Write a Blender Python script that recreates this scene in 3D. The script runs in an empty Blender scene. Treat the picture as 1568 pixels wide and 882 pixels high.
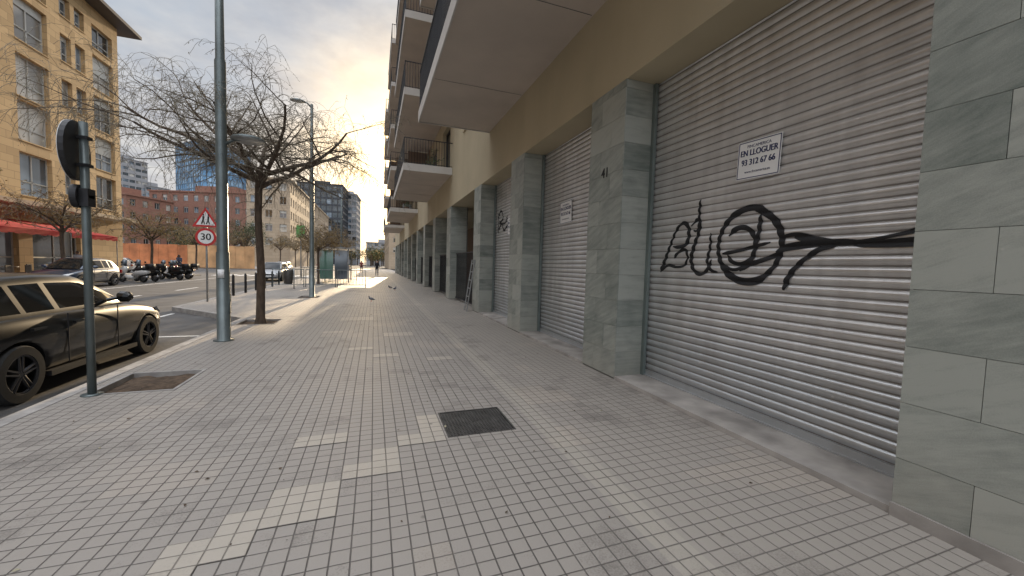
import bpy, math, random, bmesh
from mathutils import Vector, Matrix, Euler
random.seed(7)
S=bpy.context.scene
D=bpy.data
# ------------------------------------------------------------------ materials
def newmat(name):
    m=D.materials.new(name); m.use_nodes=True
    nt=m.node_tree; b=nt.nodes['Principled BSDF']
    return m,nt,b
def N(nt,t,**k):
    n=nt.nodes.new(t)
    for a,v in k.items(): setattr(n,a,v)
    return n
def L(nt,a,b): nt.links.new(a,b)
def mathn(nt,op,a,b=None,c=None):
    n=N(nt,'ShaderNodeMath',operation=op)
    for i,x in enumerate((a,b,c)):
        if x is None: continue
        if isinstance(x,(int,float)): n.inputs[i].default_value=x
        else: L(nt,x,n.inputs[i])
    return n.outputs[0]
def mixc(nt,fac,a,b,mode='MIX'):
    n=N(nt,'ShaderNodeMix',data_type='RGBA',blend_type=mode)
    if isinstance(fac,(int,float)): n.inputs[0].default_value=fac
    else: L(nt,fac,n.inputs[0])
    for i,x in ((6,a),(7,b)):
        if isinstance(x,tuple): n.inputs[i].default_value=(x[0],x[1],x[2],1)
        else: L(nt,x,n.inputs[i])
    return n.outputs[2]
def noise(nt,scale,detail=3,vec=None,rough=.55,stretch=None):
    n=N(nt,'ShaderNodeTexNoise'); n.inputs['Scale'].default_value=scale
    n.inputs['Detail'].default_value=detail; n.inputs['Roughness'].default_value=rough
    if vec is None: vec=N(nt,'ShaderNodeTexCoord').outputs['Object']
    if stretch:
        mp=N(nt,'ShaderNodeMapping'); mp.inputs['Scale'].default_value=stretch
        L(nt,vec,mp.inputs[0]); vec=mp.outputs[0]
    L(nt,vec,n.inputs['Vector']); return n.outputs[0]
def ramp(nt,fac,p0,p1,c0=(0,0,0),c1=(1,1,1)):
    r=N(nt,'ShaderNodeValToRGB'); L(nt,fac,r.inputs[0])
    e=r.color_ramp.elements
    e[0].position=p0;e[1].position=p1
    e[0].color=(*c0,1);e[1].color=(*c1,1)
    return r.outputs[0]
def bump(nt,b,h,strength=.3,dist=.01):
    n=N(nt,'ShaderNodeBump'); n.inputs['Strength'].default_value=strength
    n.inputs['Distance'].default_value=dist
    L(nt,h,n.inputs['Height']); L(nt,n.outputs[0],b.inputs['Normal'])
def simple(name,col,rough=.7,metal=0,var=.25,scale=3,bmp=0,coat=0,spec=None,stretch=None):
    m,nt,b=newmat(name)
    n=noise(nt,scale,3,stretch=stretch)
    d=tuple(c*(1-var) for c in col); u=tuple(min(1,c*(1+var)) for c in col)
    L(nt,ramp(nt,n,.3,.7,d,u),b.inputs['Base Color'])
    b.inputs['Roughness'].default_value=rough; b.inputs['Metallic'].default_value=metal
    if coat: b.inputs['Coat Weight'].default_value=coat; b.inputs['Coat Roughness'].default_value=.04
    if spec is not None: b.inputs['Specular IOR Level'].default_value=spec
    if bmp: bump(nt,b,noise(nt,scale*12,2,stretch=stretch),bmp,.01)
    return m
def tile_mat(name,base,dark,groove=(.075,.066,.06),pitch=.1,light=0.0,contrast=1.0):
    m,nt,b=newmat(name)
    co=N(nt,'ShaderNodeTexCoord').outputs['Object']
    br=N(nt,'ShaderNodeTexBrick'); br.offset=0; br.squash=1
    L(nt,co,br.inputs['Vector'])
    br.inputs['Scale'].default_value=1
    br.inputs['Mortar Size'].default_value=.0055
    br.inputs['Mortar Smooth'].default_value=.7
    br.inputs['Brick Width'].default_value=pitch; br.inputs['Row Height'].default_value=pitch
    sc=N(nt,'ShaderNodeVectorMath',operation='MULTIPLY'); L(nt,co,sc.inputs[0]); sc.inputs[1].default_value=(5,5,0)
    fl=N(nt,'ShaderNodeVectorMath',operation='FLOOR'); L(nt,sc.outputs[0],fl.inputs[0])
    wn=N(nt,'ShaderNodeTexWhiteNoise',noise_dimensions='2D'); L(nt,fl.outputs[0],wn.inputs['Vector'])
    big=noise(nt,.4,2,co); mid=noise(nt,2.0,6,co,.68); fine=noise(nt,90,2,co)
    qs=N(nt,'ShaderNodeVectorMath',operation='SCALE'); L(nt,fl.outputs[0],qs.inputs[0]); qs.inputs['Scale'].default_value=.2
    cl=noise(nt,.8,1,qs.outputs[0])
    t=mathn(nt,'ADD',mathn(nt,'MULTIPLY',wn.outputs[0],.16),mathn(nt,'MULTIPLY',big,.75))
    t=mathn(nt,'ADD',t,mathn(nt,'MULTIPLY',mid,.85))
    t=mathn(nt,'ADD',t,mathn(nt,'MULTIPLY',fine,.40))
    c=ramp(nt,t,.78,1.40,dark,base)
    pale=mathn(nt,'MULTIPLY',ramp(nt,cl,.60,.63),.5)
    c=mixc(nt,pale,c,(base[0]*1.25,base[1]*1.2,base[2]*1.14))
    if light: c=mixc(nt,light,c,(.58,.52,.44))
    vs=N(nt,'ShaderNodeTexVoronoi'); L(nt,co,vs.inputs['Vector']); vs.inputs['Scale'].default_value=2.6
    sp=ramp(nt,vs.outputs['Distance'],.025,.06,(1,1,1),(0,0,0))
    c=mixc(nt,mathn(nt,'MULTIPLY',sp,.6),c,(.06,.05,.045))
    gf=mathn(nt,'MULTIPLY',br.outputs['Fac'],mathn(nt,'ADD',.35*contrast,mathn(nt,'MULTIPLY',mid,1.1*contrast)))
    gf=mathn(nt,'MINIMUM',gf,1.0)
    c=mixc(nt,gf,c,groove)
    L(nt,c,b.inputs['Base Color'])
    b.inputs['Roughness'].default_value=.48
    h=mathn(nt,'SUBTRACT',mathn(nt,'MULTIPLY',fine,.3),br.outputs['Fac'])
    bump(nt,b,h,.6,.007)
    return m
M_tile=tile_mat('panot_tile',(.34,.308,.275),(.17,.153,.137))
M_tile2=tile_mat('panot_tile_band',(.36,.325,.287),(.20,.18,.16),groove=(.10,.09,.08),contrast=.85)
M_tileS=tile_mat('panot_tile_seam',(.38,.345,.30),(.24,.215,.185),groove=(.13,.12,.105),light=.12)
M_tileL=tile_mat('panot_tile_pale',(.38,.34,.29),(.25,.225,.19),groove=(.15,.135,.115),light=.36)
M_kerb=simple('granite_kerb',(.34,.32,.30),.7,0,.3,5,.3)
M_conc=simple('concrete_sill',(.37,.34,.31),.75,0,.35,2.5,.3)
M_road=simple('asphalt',(.085,.082,.08),.7,0,.35,1.2,.5)
M_mark=simple('road_paint',(.72,.71,.68),.6,0,.2,6)
M_soil=simple('soil',(.11,.075,.05),.95,0,.5,12,.8)
M_ground=simple('ground_far',(.14,.13,.12),.9,0,.3,.1)
def plaster(name,col,dk):
    m,nt,b=newmat(name)
    n1=noise(nt,.6,3); n2=noise(nt,1.2,4,stretch=(1,1,.12)); n3=noise(nt,90,1)
    t=mathn(nt,'ADD',mathn(nt,'MULTIPLY',n1,.6),mathn(nt,'MULTIPLY',n2,.4))
    L(nt,ramp(nt,t,.35,.65,dk,col),b.inputs['Base Color'])
    b.inputs['Roughness'].default_value=.9; bump(nt,b,n3,.25,.004); return m
M_wall=plaster('beige_render',(.50,.43,.295),(.42,.36,.245))
M_brown=plaster('brown_render',(.22,.155,.11),(.17,.12,.085))
M_slab=plaster('balcony_concrete',(.58,.50,.43),(.47,.41,.355))
M_slabedge=plaster('slab_edge',(.62,.59,.55),(.50,.47,.44))
def slate():
    m,nt,b=newmat('green_slate_cladding')
    at=N(nt,'ShaderNodeAttribute'); at.attribute_name='tone'
    co=N(nt,'ShaderNodeTexCoord').outputs['Object']
    cb=N(nt,'ShaderNodeCombineXYZ'); L(nt,mathn(nt,'MULTIPLY',at.outputs['Fac'],37.0),cb.inputs[0]); L(nt,mathn(nt,'MULTIPLY',at.outputs['Fac'],91.0),cb.inputs[2])
    ad=N(nt,'ShaderNodeVectorMath',operation='ADD'); L(nt,co,ad.inputs[0]); L(nt,cb.outputs[0],ad.inputs[1])
    mp=N(nt,'ShaderNodeMapping'); mp.inputs['Rotation'].default_value=(math.radians(24),0,0); L(nt,ad.outputs[0],mp.inputs[0])
    g=noise(nt,2.0,7,mp.outputs[0],.68,stretch=(1,1.2,8))
    n2=noise(nt,3,3,ad.outputs[0]); fi=noise(nt,160,2,co)
    t=mathn(nt,'ADD',mathn(nt,'MULTIPLY',g,.7),mathn(nt,'MULTIPLY',n2,.4))
    t=mathn(nt,'ADD',t,mathn(nt,'MULTIPLY',at.outputs['Fac'],.34))
    t=mathn(nt,'ADD',t,mathn(nt,'MULTIPLY',fi,.24))
    c=ramp(nt,t,.55,1.10,(.155,.18,.16),(.38,.395,.355))
    sx=N(nt,'ShaderNodeSeparateXYZ'); L(nt,co,sx.inputs[0])
    low=mathn(nt,'MULTIPLY',ramp(nt,sx.outputs[2],.0,.7,(1,1,1),(0,0,0)),.6)
    c=mixc(nt,mathn(nt,'MULTIPLY',low,n2),c,(.42,.38,.32))
    vs=N(nt,'ShaderNodeTexVoronoi'); L(nt,co,vs.inputs['Vector']); vs.inputs['Scale'].default_value=5
    c=mixc(nt,mathn(nt,'MULTIPLY',ramp(nt,vs.outputs['Distance'],.02,.05,(1,1,1),(0,0,0)),.5),c,(.5,.5,.46))
    L(nt,c,b.inputs['Base Color']); b.inputs['Roughness'].default_value=.5
    bump(nt,b,t,.4,.006); return m
M_slate=slate()
M_grout=simple('grout',(.15,.15,.14),.9)
def shutter_mat():
    m,nt,b=newmat('galvanised_shutter')
    co=N(nt,'ShaderNodeTexCoord').outputs['Object']
    s1=noise(nt,1.2,4,co,stretch=(1,.25,9)); s2=noise(nt,2.5,4,co,stretch=(1,2.5,.3))
    t=mathn(nt,'ADD',mathn(nt,'MULTIPLY',s1,.5),mathn(nt,'MULTIPLY',s2,.5))
    c=ramp(nt,t,.35,.65,(.56,.55,.545),(.76,.75,.74))
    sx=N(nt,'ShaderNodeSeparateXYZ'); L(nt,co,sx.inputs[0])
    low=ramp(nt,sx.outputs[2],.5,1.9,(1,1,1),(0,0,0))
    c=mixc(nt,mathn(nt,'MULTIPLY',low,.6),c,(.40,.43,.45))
    sp=noise(nt,16,2,co,stretch=(1,.45,1.2)); c=mixc(nt,mathn(nt,'MULTIPLY',ramp(nt,sp,.74,.77),.8),c,(.8,.8,.79))
    ru=noise(nt,3,4,co,stretch=(1,1.2,.5)); c=mixc(nt,mathn(nt,'MULTIPLY',ramp(nt,ru,.5,.85),.25),c,(.30,.25,.21))
    L(nt,c,b.inputs['Base Color']); b.inputs['Metallic'].default_value=.6
    L(nt,ramp(nt,s1,.3,.7,(.28,)*3,(.42,)*3),b.inputs['Roughness']); return m
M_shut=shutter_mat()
M_slot=simple('shutter_hinge_slot',(.27,.255,.24),.6,.3,.15,1.5)
M_frame=simple('shutter_guide',(.20,.24,.23),.5,.5,.15)
M_black=simple('black_paint',(.010,.010,.012),.6,0,.2)
M_iron=simple('dark_iron',(.035,.035,.038),.5,.4,.2)
M_cast=simple('cast_iron_cover',(.085,.08,.075),.55,.4,.35,8,.4)
M_pole=simple('grey_green_pole',(.13,.155,.155),.4,.4,.2,4)
M_polel=simple('galvanised_pole',(.34,.35,.35),.45,.6,.2,4)
M_white=simple('white_panel',(.82,.82,.81),.5,0,.04)
M_blue=simple('sign_blue',(.012,.022,.10),.5,0,.1)
M_red=simple('sign_red',(.55,.03,.03),.5,0,.1)
def glass(name,col,rough=.05,var=.5,sc=.35):
    m,nt,b=newmat(name)
    n=noise(nt,sc,2); L(nt,ramp(nt,n,.4,.6,tuple(c*(1-var) for c in col),tuple(c*(1+var) for c in col)),b.inputs['Base Color'])
    b.inputs['Roughness'].default_value=rough; b.inputs['Specular IOR Level'].default_value=1.0
    return m
G_dark=glass('window_glass_dark',(.04,.05,.055)); G_mid=glass('window_glass_blue',(.16,.20,.24)); G_cur=glass('window_curtain',(.38,.36,.32),.25)
M_wframe=simple('window_frame',(.50,.50,.47),.5,.2,.1)
M_dframe=simple('window_frame_dark',(.07,.06,.055),.5,.2,.1)
# ------------------------------------------------------------------ mesh builder
class MB:
    def __init__(s): s.v=[];s.f=[];s.m=[];s.t=[]
    def poly(s,pts,mi=0,tone=.5):
        i=len(s.v); s.v+= [tuple(p) for p in pts]; s.f.append(tuple(range(i,i+len(pts)))); s.m.append(mi); s.t.append(tone)
    def box(s,x0,x1,y0,y1,z0,z1,mi=0,tone=.5,mat=None):
        P=[Vector((x,y,z)) for z in (z0,z1) for y in (y0,y1) for x in (x0,x1)]
        if mat: P=[mat@p for p in P]
        i=len(s.v); s.v+=[tuple(p) for p in P]
        for q in ((0,2,3,1),(4,5,7,6),(0,1,5,4),(2,6,7,3),(0,4,6,2),(1,3,7,5)):
            s.f.append(tuple(i+k for k in q)); s.m.append(mi); s.t.append(tone)
    def tube(s,pts,rad,n=6,mi=0,cap=True):
        pts=[Vector(p) for p in pts]; i0=len(s.v)
        for k,p in enumerate(pts):
            d=(pts[min(k+1,len(pts)-1)]-pts[max(k-1,0)])
            if d.length<1e-9: d=Vector((0,0,1))
            d.normalize()
            a=d.cross(Vector((0.13,0.97,0.2)) if abs(d.y)<.9 else Vector((1,0.1,0))).normalized(); b=d.cross(a)
            r=rad[k] if isinstance(rad,(list,tuple)) else rad
            for j in range(n):
                t=2*math.pi*j/n; s.v.append(tuple(p+a*(r*math.cos(t))+b*(r*math.sin(t))))
        for k in range(len(pts)-1):
            for j in range(n):
                a=i0+k*n+j;b=i0+k*n+(j+1)%n
                s.f.append((a,b,b+n,a+n)); s.m.append(mi); s.t.append(.5)
        if cap:
            s.f.append(tuple(i0+j for j in range(n))[::-1]); s.m.append(mi); s.t.append(.5)
            e=i0+(len(pts)-1)*n; s.f.append(tuple(e+j for j in range(n))); s.m.append(mi); s.t.append(.5)
    def make(s,name,mats,parent=None,smooth=False,loc=None,tone=False):
        me=D.meshes.new(name); me.from_pydata(s.v,[],s.f)
        for m in mats: me.materials.append(m)
        me.polygons.foreach_set('material_index',s.m)
        if smooth: me.polygons.foreach_set('use_smooth',[True]*len(s.f))
        if tone:
            a=me.attributes.new('tone','FLOAT','FACE'); a.data.foreach_set('value',s.t)
        me.update()
        o=D.objects.new(name,me); S.collection.objects.link(o)
        if loc: o.location=loc
        if parent: o.parent=parent
        return o
def root(name,loc=(0,0,0),rot=0,scale=1):
    e=D.objects.new(name,None); e.empty_display_size=.3; S.collection.objects.link(e)
    e.location=loc; e.rotation_euler=(0,0,rot); e.scale=(scale,)*3
    return e
def cells(a0,a1,b0,b1,holes):
    A=sorted(set([a0,a1]+[min(max(h[i],a0),a1) for h in holes for i in (0,1)]))
    B=sorted(set([b0,b1]+[min(max(h[i],b0),b1) for h in holes for i in (2,3)]))
    for i in range(len(A)-1):
        for j in range(len(B)-1):
            ca=(A[i]+A[i+1])/2; cb=(B[j]+B[j+1])/2
            if not any(h[0]<ca<h[1] and h[2]<cb<h[3] for h in holes): yield A[i],A[i+1],B[j],B[j+1]
def wall(name,o,u,W,H,holes,mats,parent,depth=.2,frame=.06,mull=1,seed=1,transom=False):
    rnd=random.Random(seed)
    o=Vector(o);u=Vector(u).normalized();z=Vector((0,0,1)); n=u.cross(z)
    P=lambda a,b,d=0:o+u*a+z*b-n*d
    mb=MB()
    for a,b,c,d in cells(0,W,0,H,holes): mb.poly([P(a,c),P(b,c),P(b,d),P(a,d)],0)
    for (a,b,c,d) in holes:
        mb.poly([P(a,c),P(a,d),P(a,d,depth),P(a,c,depth)],0); mb.poly([P(b,c),P(b,d),P(b,d,depth),P(b,c,depth)],0)
        mb.poly([P(a,c),P(b,c),P(b,c,depth),P(a,c,depth)],0); mb.poly([P(a,d),P(b,d),P(b,d,depth),P(a,d,depth)],0)
        g=rnd.choice([2,2,3,3,4])
        mb.poly([P(a,c,depth),P(b,c,depth),P(b,d,depth),P(a,d,depth)],g)
        if frame:
            R=Matrix((( u.x,-n.x,0,o.x),(u.y,-n.y,0,o.y),(0,0,1,o.z),(0,0,0,1)))
            def bx(a0,a1,c0,c1): mb.box(a0,a1,depth-.05,depth-.004,c0,c1,1,.5,R)
            bx(a,a+frame,c,d);bx(b-frame,b,c,d);bx(a+frame,b-frame,c,c+frame);bx(a+frame,b-frame,d-frame,d)
            for k in range(mull):
                x=a+(b-a)*(k+1)/(mull+1); bx(x-frame/2,x+frame/2,c+frame,d-frame)
            if transom: bx(a+frame,b-frame,c+(d-c)*.32,c+(d-c)*.32+frame)
            mb.box(a-.05,b+.05,-.05,-.003,c-.07,c-.002,0,.5,R)
            if rnd.random()<.35: mb.box(a+frame,b-frame,depth-.065,depth-.052,d-(d-c)*rnd.choice([.2,.35,.5]),d-frame,1,.5,R)
    return mb.make(name,mats,parent)
# ------------------------------------------------------------------ ground, road, pavement
mb=MB(); mb.poly([(-2500,-2500,-.17),(2500,-2500,-.17),(2500,2500,-.17),(-2500,2500,-.17)]); mb.make('ground',[M_ground])
mb=MB(); mb.poly([(-14.8,-30,-.124),(-2.9,-30,-.124),(-2.9,400,-.124),(-14.8,400,-.124)]); 
mb.poly([(-90,43,-.124),(-14.8,43,-.124),(-14.8,72,-.124),(-90,72,-.124)])
mb.make('road',[M_road])
mb=MB(); z=-.119
y=-10
while y<120:
    mb.box(-9.06,-8.94,y,y+2.5,z-.002,z,0); y+=5.5
mb.box(-5.45,-5.35,-5,13.6,z-.002,z)
for yy in (3.9,9.6): mb.box(-5.35,-3.2,yy,yy+.1,z-.002,z)
for k in range(12): mb.box(-14.4+k*.95,-13.9+k*.95,43.5,47,z-.002,z)
mb.box(-12.2,-12.08,-5,40,z-.002,z)
mb.make('road_markings',[M_mark])
pits=[(-2.9,-2.1,5.3,6.2),(-2.98,-2.15,10.25,11.15),(-2.9,-2.1,17.3,18.4)]
mb=MB()
for a,b,c,d in cells(-3.0,1.45,-6,95,pits+[(.62,1.25,3.25,3.83)]): mb.poly([(a,c,0),(b,c,0),(b,d,0),(a,d,0)],0)
mb.poly([(-3.0,11.55,0),(-3.0,14.35,0),(-5.55,14.35,0)],0); mb.poly([(-5.55,14.35,0),(-3,14.35,0),(-3,95,0),(-5.55,95,0)],0)
mb.poly([(1.45,-6,0),(1.65,-6,0),(1.65,95,0),(1.45,95,0)],2)
mb.poly([(1.65,-6,0),(3.7,-6,0),(3.7,95,0),(1.65,95,0)],1)
for a,b,c,d in pits:
    for q in ([(a,c),(b,c)],[(b,c),(b,d)],[(b,d),(a,d)],[(a,d),(a,c)]):
        (x0,y0),(x1,y1)=q; mb.poly([(x0,y0,0),(x1,y1,0),(x1,y1,-.09),(x0,y0,-.09)],3)
mb.make('pavement',[M_tile,M_tile2,M_tileS,M_kerb])
for k,(a,b,c,d) in enumerate(pits):
    mb=MB(); n=8
    for i in range(n):
        for j in range(n):
            f=lambda i,j: (a+(b-a)*i/n, c+(d-c)*j/n, -.05+.025*math.sin(i*2.3+j*1.7+k)*math.sin(j*1.1+i))
            mb.poly([f(i,j),f(i+1,j),f(i+1,j+1),f(i,j+1)],0)
    w=.035
    mb.box(a,b,c,c+w,-.08,.006,1);mb.box(a,b,d-w,d,-.08,.006,1);mb.box(a,a+w,c+w,d-w,-.08,.006,1);mb.box(b-w,b,c+w,d-w,-.08,.006,1)
    mb.make('tree_pit',[M_soil,M_kerb],smooth=False)
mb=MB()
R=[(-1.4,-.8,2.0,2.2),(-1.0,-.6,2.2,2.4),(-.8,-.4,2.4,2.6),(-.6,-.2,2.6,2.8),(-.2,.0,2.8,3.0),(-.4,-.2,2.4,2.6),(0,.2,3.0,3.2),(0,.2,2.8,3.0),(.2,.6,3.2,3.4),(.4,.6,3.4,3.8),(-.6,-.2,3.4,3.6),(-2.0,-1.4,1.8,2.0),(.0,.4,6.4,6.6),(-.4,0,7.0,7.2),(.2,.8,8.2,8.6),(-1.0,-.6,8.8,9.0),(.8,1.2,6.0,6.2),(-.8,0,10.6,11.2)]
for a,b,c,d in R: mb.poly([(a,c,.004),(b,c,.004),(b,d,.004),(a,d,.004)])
mb.make('pale_paving_tiles',[M_tileL])  # clusters of paler tiles laid just above the paving
mb=MB()
def strip(pts_out,pts_in,zt,zb,mi=0):
    for i in range(len(pts_out)-1):
        o0,o1,i0,i1=pts_out[i],pts_out[i+1],pts_in[i],pts_in[i+1]
        n=max(1,int((Vector(o1)-Vector(o0)).length/1.0))
        for k in range(n):
            g=.004
            f=lambda p,q,t:(p[0]+(q[0]-p[0])*t,p[1]+(q[1]-p[1])*t)
            t0=k/n+g/n; t1=(k+1)/n-g/n
            A,B,C,E=f(o0,o1,t0),f(o0,o1,t1),f(i0,i1,t1),f(i0,i1,t0)
            mb.poly([(*A,zt),(*B,zt),(*C,zt),(*E,zt)],mi); mb.poly([(*A,zb),(*B,zb),(*B,zt),(*A,zt)],mi)
            mb.poly([(*A,zb),(*A,zt),(*E,zt),(*E,zb)],mi);mb.poly([(*B,zb),(*B,zt),(*C,zt),(*C,zb)],mi)
strip([(-3.15,-6),(-3.15,11.48),(-5.7,14.28),(-5.7,95)],[(-3.0,-6),(-3.0,11.55),(-5.55,14.35),(-5.55,95)],.003,-.13)
mb.make('kerb',[M_kerb])
mb=MB(); mb.box(-20.2,-14.8,-20,42.5,-.15,0,0); mb.box(-40,-14.8,73,200,-.15,0,0); mb.box(-60,-20.2,36,42.5,-.15,0,0)
mb.make('opposite_pavement',[simple('far_paving',(.34,.31,.28),.8)])
r=root('manhole_cover',(.935,3.54,0))
mb=MB()
mb.box(-.315,.315,-.29,-.275,-.05,.004);mb.box(-.315,.315,.275,.29,-.05,.004);mb.box(-.315,-.3,-.275,.275,-.05,.004);mb.box(.3,.315,-.275,.275,-.05,.004)
mb.box(-.294,.294,-.269,.269,-.05,-.002)
for i in range(19):
    for j in range(17):
        x=-.275+i*.0305;y=-.25+j*.0312
        if abs(x)<.05 and abs(y)<.03: continue
        mb.box(x-.009,x+.009,y-.009,y+.009,-.002,.003)
mb.box(-.03,.03,-.008,.008,-.002,.004)
mb.make('cover_plate',[M_cast],r)
# ------------------------------------------------------------------ right-hand apartment building
FX=3.1; SX=3.6
bld=root('apartment_building',(0,0,0))
pillars=[(-1.5,1.4),(4.4,5.25),(8.03,8.88),(11.65,12.5),(16.6,17.5),(21.0,21.9),(25.4,26.3),(29.8,30.7),(34.2,35.1),(38.6,39.5),(43,43.9),(47.4,48.3),(51.8,52.7),(56.2,57.1),(60.6,62)]
mb=MB(); core=MB(); rnd=random.Random(3)
for pi,(y0,y1) in enumerate(pillars):
    near=pi<6
    core.box(FX+.012,SX+.25,y0+.012,y1-.012,0,4.0,0)
    z=.02; row=0
    while z<3.99:
        h=min(.352,4.0-z)
        if 4.0-(z+h)<.1: h=4.0-z
        g=.0016
        if y1-y0>1.5: cuts=[y1-.34-(.36 if row%2 else 0)-k*.72 for k in range(5)]
        else: cuts=[y0+(.3 if row%2 else .55)] if near else []
        cuts=sorted([c for c in cuts if y0+.05<c<y1-.05]); ys=[y0]+cuts+[y1]
        for k in range(len(ys)-1): mb.box(FX-rnd.uniform(0,.002),FX+.011,ys[k]+g,ys[k+1]-g,z+g,z+h-g,0,rnd.random())
        mb.box(FX+.0115,SX+.2,y0,y0+.0115,z+g,z+h-g,0,rnd.random())
        mb.box(FX+.0115,SX+.2,y1-.0115,y1,z+g,z+h-g,0,rnd.random())
        z+=h;row+=1
mb.make('pillar_cladding',[M_slate],bld,tone=True); core.make('pillar_core',[M_grout],bld)
BE=62
holes=[]
balc=[(2.2,10.9),(16.5,24.5),(30,38),(43.5,51.5)]
for fl in range(5):
    zb=1.55+fl*3.0
    for (a,b) in balc:
        holes.append((a+6+.6,a+6+2.6,zb+.02,zb+2.2)); holes.append((a+6+4.4,a+6+7.0,zb+.02,zb+2.2))
    for yy in (13.2,26.6,40.2,54.5): holes.append((yy+6,yy+6+1.1,zb+.9,zb+2.2))
W=BE+6
hh=[(W-h[1],W-h[0],h[2],h[3]) for h in holes]
wall('upper_wall',(FX+.006,BE,4.0),(0,-1,0),W,17,hh,[M_wall,M_dframe,G_dark,G_mid,G_dark],bld,.22,.05,1,5)
mb=MB()
mb.box(FX+.35,14,-6,BE-.01,4.03,20.9,0)
mb.poly([(FX+.006,-6,4.0),(SX+.26,-6,4.0),(SX+.26,BE,4.0),(FX+.006,BE,4.0)],0)
mb.box(SX+.26,14,-6,12.0,0,4.02,0)
mb.box(6.2,14,12.0,BE-.02,0,4.02,1)
mb.poly([(SX+.26,12,3.99),(6.2,12,3.99),(6.2,BE,3.99),(SX+.26,BE,3.99)],0)
mb.box(FX+.01,14,BE-.01,BE+.2,4,20.9,0)
mb.box(FX-.25,14,-6,BE+.3,21.0,21.25,2)
mb.make('walls',[M_wall,M_brown,M_slabedge],bld)
mb=MB()
for (a,b) in balc[1:]:
    for fl in range(5):
        zb=5.56+fl*3
        mb.box(FX-.03,FX+.004,b-.9,b-.05,zb,zb+2.7,0)
        mb.box(FX-1.2,FX-.04,b-.09,b-.03,zb,zb+2.7,0)
mb.make('balcony_dividers',[M_brown],bld)
slab=MB(); rail=MB()
for (a,b) in balc:
    for fl in range(5):
        z0=5.33+fl*3; x0=1.1
        slab.box(x0+.03,FX+.1,a+.03,b-.03,z0,z0+.22,0)
        slab.box(x0,x0+.028,a,b,z0-.03,z0+.26,1)
        slab.box(x0+.03,FX,b-.028,b,z0-.03,z0+.26,1)
        slab.box(x0+.03,FX,a,a+.028,z0-.03,z0+.26,1)
        if fl==0:
            for q in (a+(b-a)*.36,a+(b-a)*.7): slab.box(x0+.06,FX-.02,q-.006,q+.006,z0-.004,z0-.001,2)
        zt=z0+1.3; zb=z0+.3
        st=.11 if a<25 else .16
        rail.box(x0+.02,x0+.06,a,b,zt-.03,zt,0); rail.box(x0+.025,x0+.055,a,b,zb,zb+.02,0)
        n=int((b-a)/st)
        for i in range(n+1):
            y=a+(b-a)*i/n; rail.box(x0+.033,x0+.047,y-.009,y+.009,zb-.05,zt-.03,0)
        for ye in (a+.02,b-.06):
            rail.box(x0+.06,FX,ye,ye+.04,zt-.03,zt,0); rail.box(x0+.06,FX,ye+.01,ye+.03,zb,zb+.02,0)
            m=int((FX-x0)/st)
            for i in range(1,m):
                x=x0+(FX-x0)*i/m; rail.box(x-.009,x+.009,ye+.013,ye+.027,zb-.05,zt-.03,0)
slab.make('balcony_slabs',[M_slab,M_slabedge,M_grout],bld); rail.make('balcony_railings',[M_iron],bld)
mb=MB()
for (a,b) in balc[1:3]:
    for fl in range(3):
        z0=5.56+fl*3; mb.tube([(2.4,a+1.5,z0),(2.4,a+1.5,z0+.35)],[.14,.19],10,0)
        for k in range(40):
            v=Vector((rnd.gauss(0,.16),rnd.gauss(0,.16),abs(rnd.gauss(.2,.2)))); p=Vector((2.4,a+1.5,z0+.35))+v
            mb.poly([p,p+Vector((.1,.03,.05)),p+Vector((.12,.1,.1)),p+Vector((.02,.08,.06))],1)
        mb.box(2.2,2.9,a+3,a+3.05,z0,z0+.8,2)
mb.make('balcony_plants',[M_brown,simple('plant_leaf',(.06,.09,.03)),M_polel],bld)
mb=MB()
for a,b in ((1.4,4.4),(5.25,8.03),(8.88,11.65)):
    mb.box(FX+.0,SX+.2,a+.002,b-.002,-.02,.045,0)
mb.box(FX-.02,FX-.003,-1.5,.62,0,.085,0); mb.box(FX-.02,FX-.003,.63,1.4,0,.085,0)
mb.make('door_sills',[M_conc],bld)
mb=MB()
for i in range(3,14):
    y0=pillars[i][1];y1=pillars[i+1][0]
    mb.box(FX+.25,FX+.29,y0,y1,.08,.12);mb.box(FX+.25,FX+.29,y0,y1,1.96,2.0)
    n=int((y1-y0)/.12)
    for k in range(n): y=y0+(y1-y0)*k/n; mb.box(FX+.262,FX+.278,y,y+.016,.12,1.96)
mb.make('entrance_railing',[M_iron],bld)
PT=.0855
def prof(z):
    t=((z-.12)/PT)%1.0
    if t<.15: return .001
    s=(t-.15)/.85
    return .019*math.sin(math.pi*s)**.68
def shutter(y0,y1):
    r=root('roller_shutter',(SX,(y0+y1)/2,0)); hw=(y1-y0)/2
    mb=MB(); z=.12; rows=[]
    while z<3.995:
        for t in (0,.15,.17,.22,.31,.44,.58,.72,.84,.92,.97): rows.append((z+t*PT,1 if t==0 else 0))
        z+=PT
    rows=[q for q in rows if q[0]<3.995]
    for (a,ma),(b,_) in zip(rows[:-1],rows[1:]):
        mb.poly([(-prof(a),-hw,a),(-prof(a),hw,a),(-prof(b),hw,b),(-prof(b),-hw,b)],ma)
    mb.make('slats',[M_shut,M_slot],r)
    mb=MB(); mb.box(-.03,.02,-hw+.05,hw-.05,.046,.125,0); mb.box(-.05,-.03,-hw+.05,hw-.05,.046,.06,0)
    for s in (-1,1):
        mb.box(-.075,-.028,*(sorted((s*(hw-.001),s*(hw-.055)))),.046,3.99,1)
    mb.make('guides',[M_shut,M_frame],r)
    return r
sh1=shutter(1.4,4.4); sh2=shutter(5.25,8.03); sh3=shutter(8.88,11.65)
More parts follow.
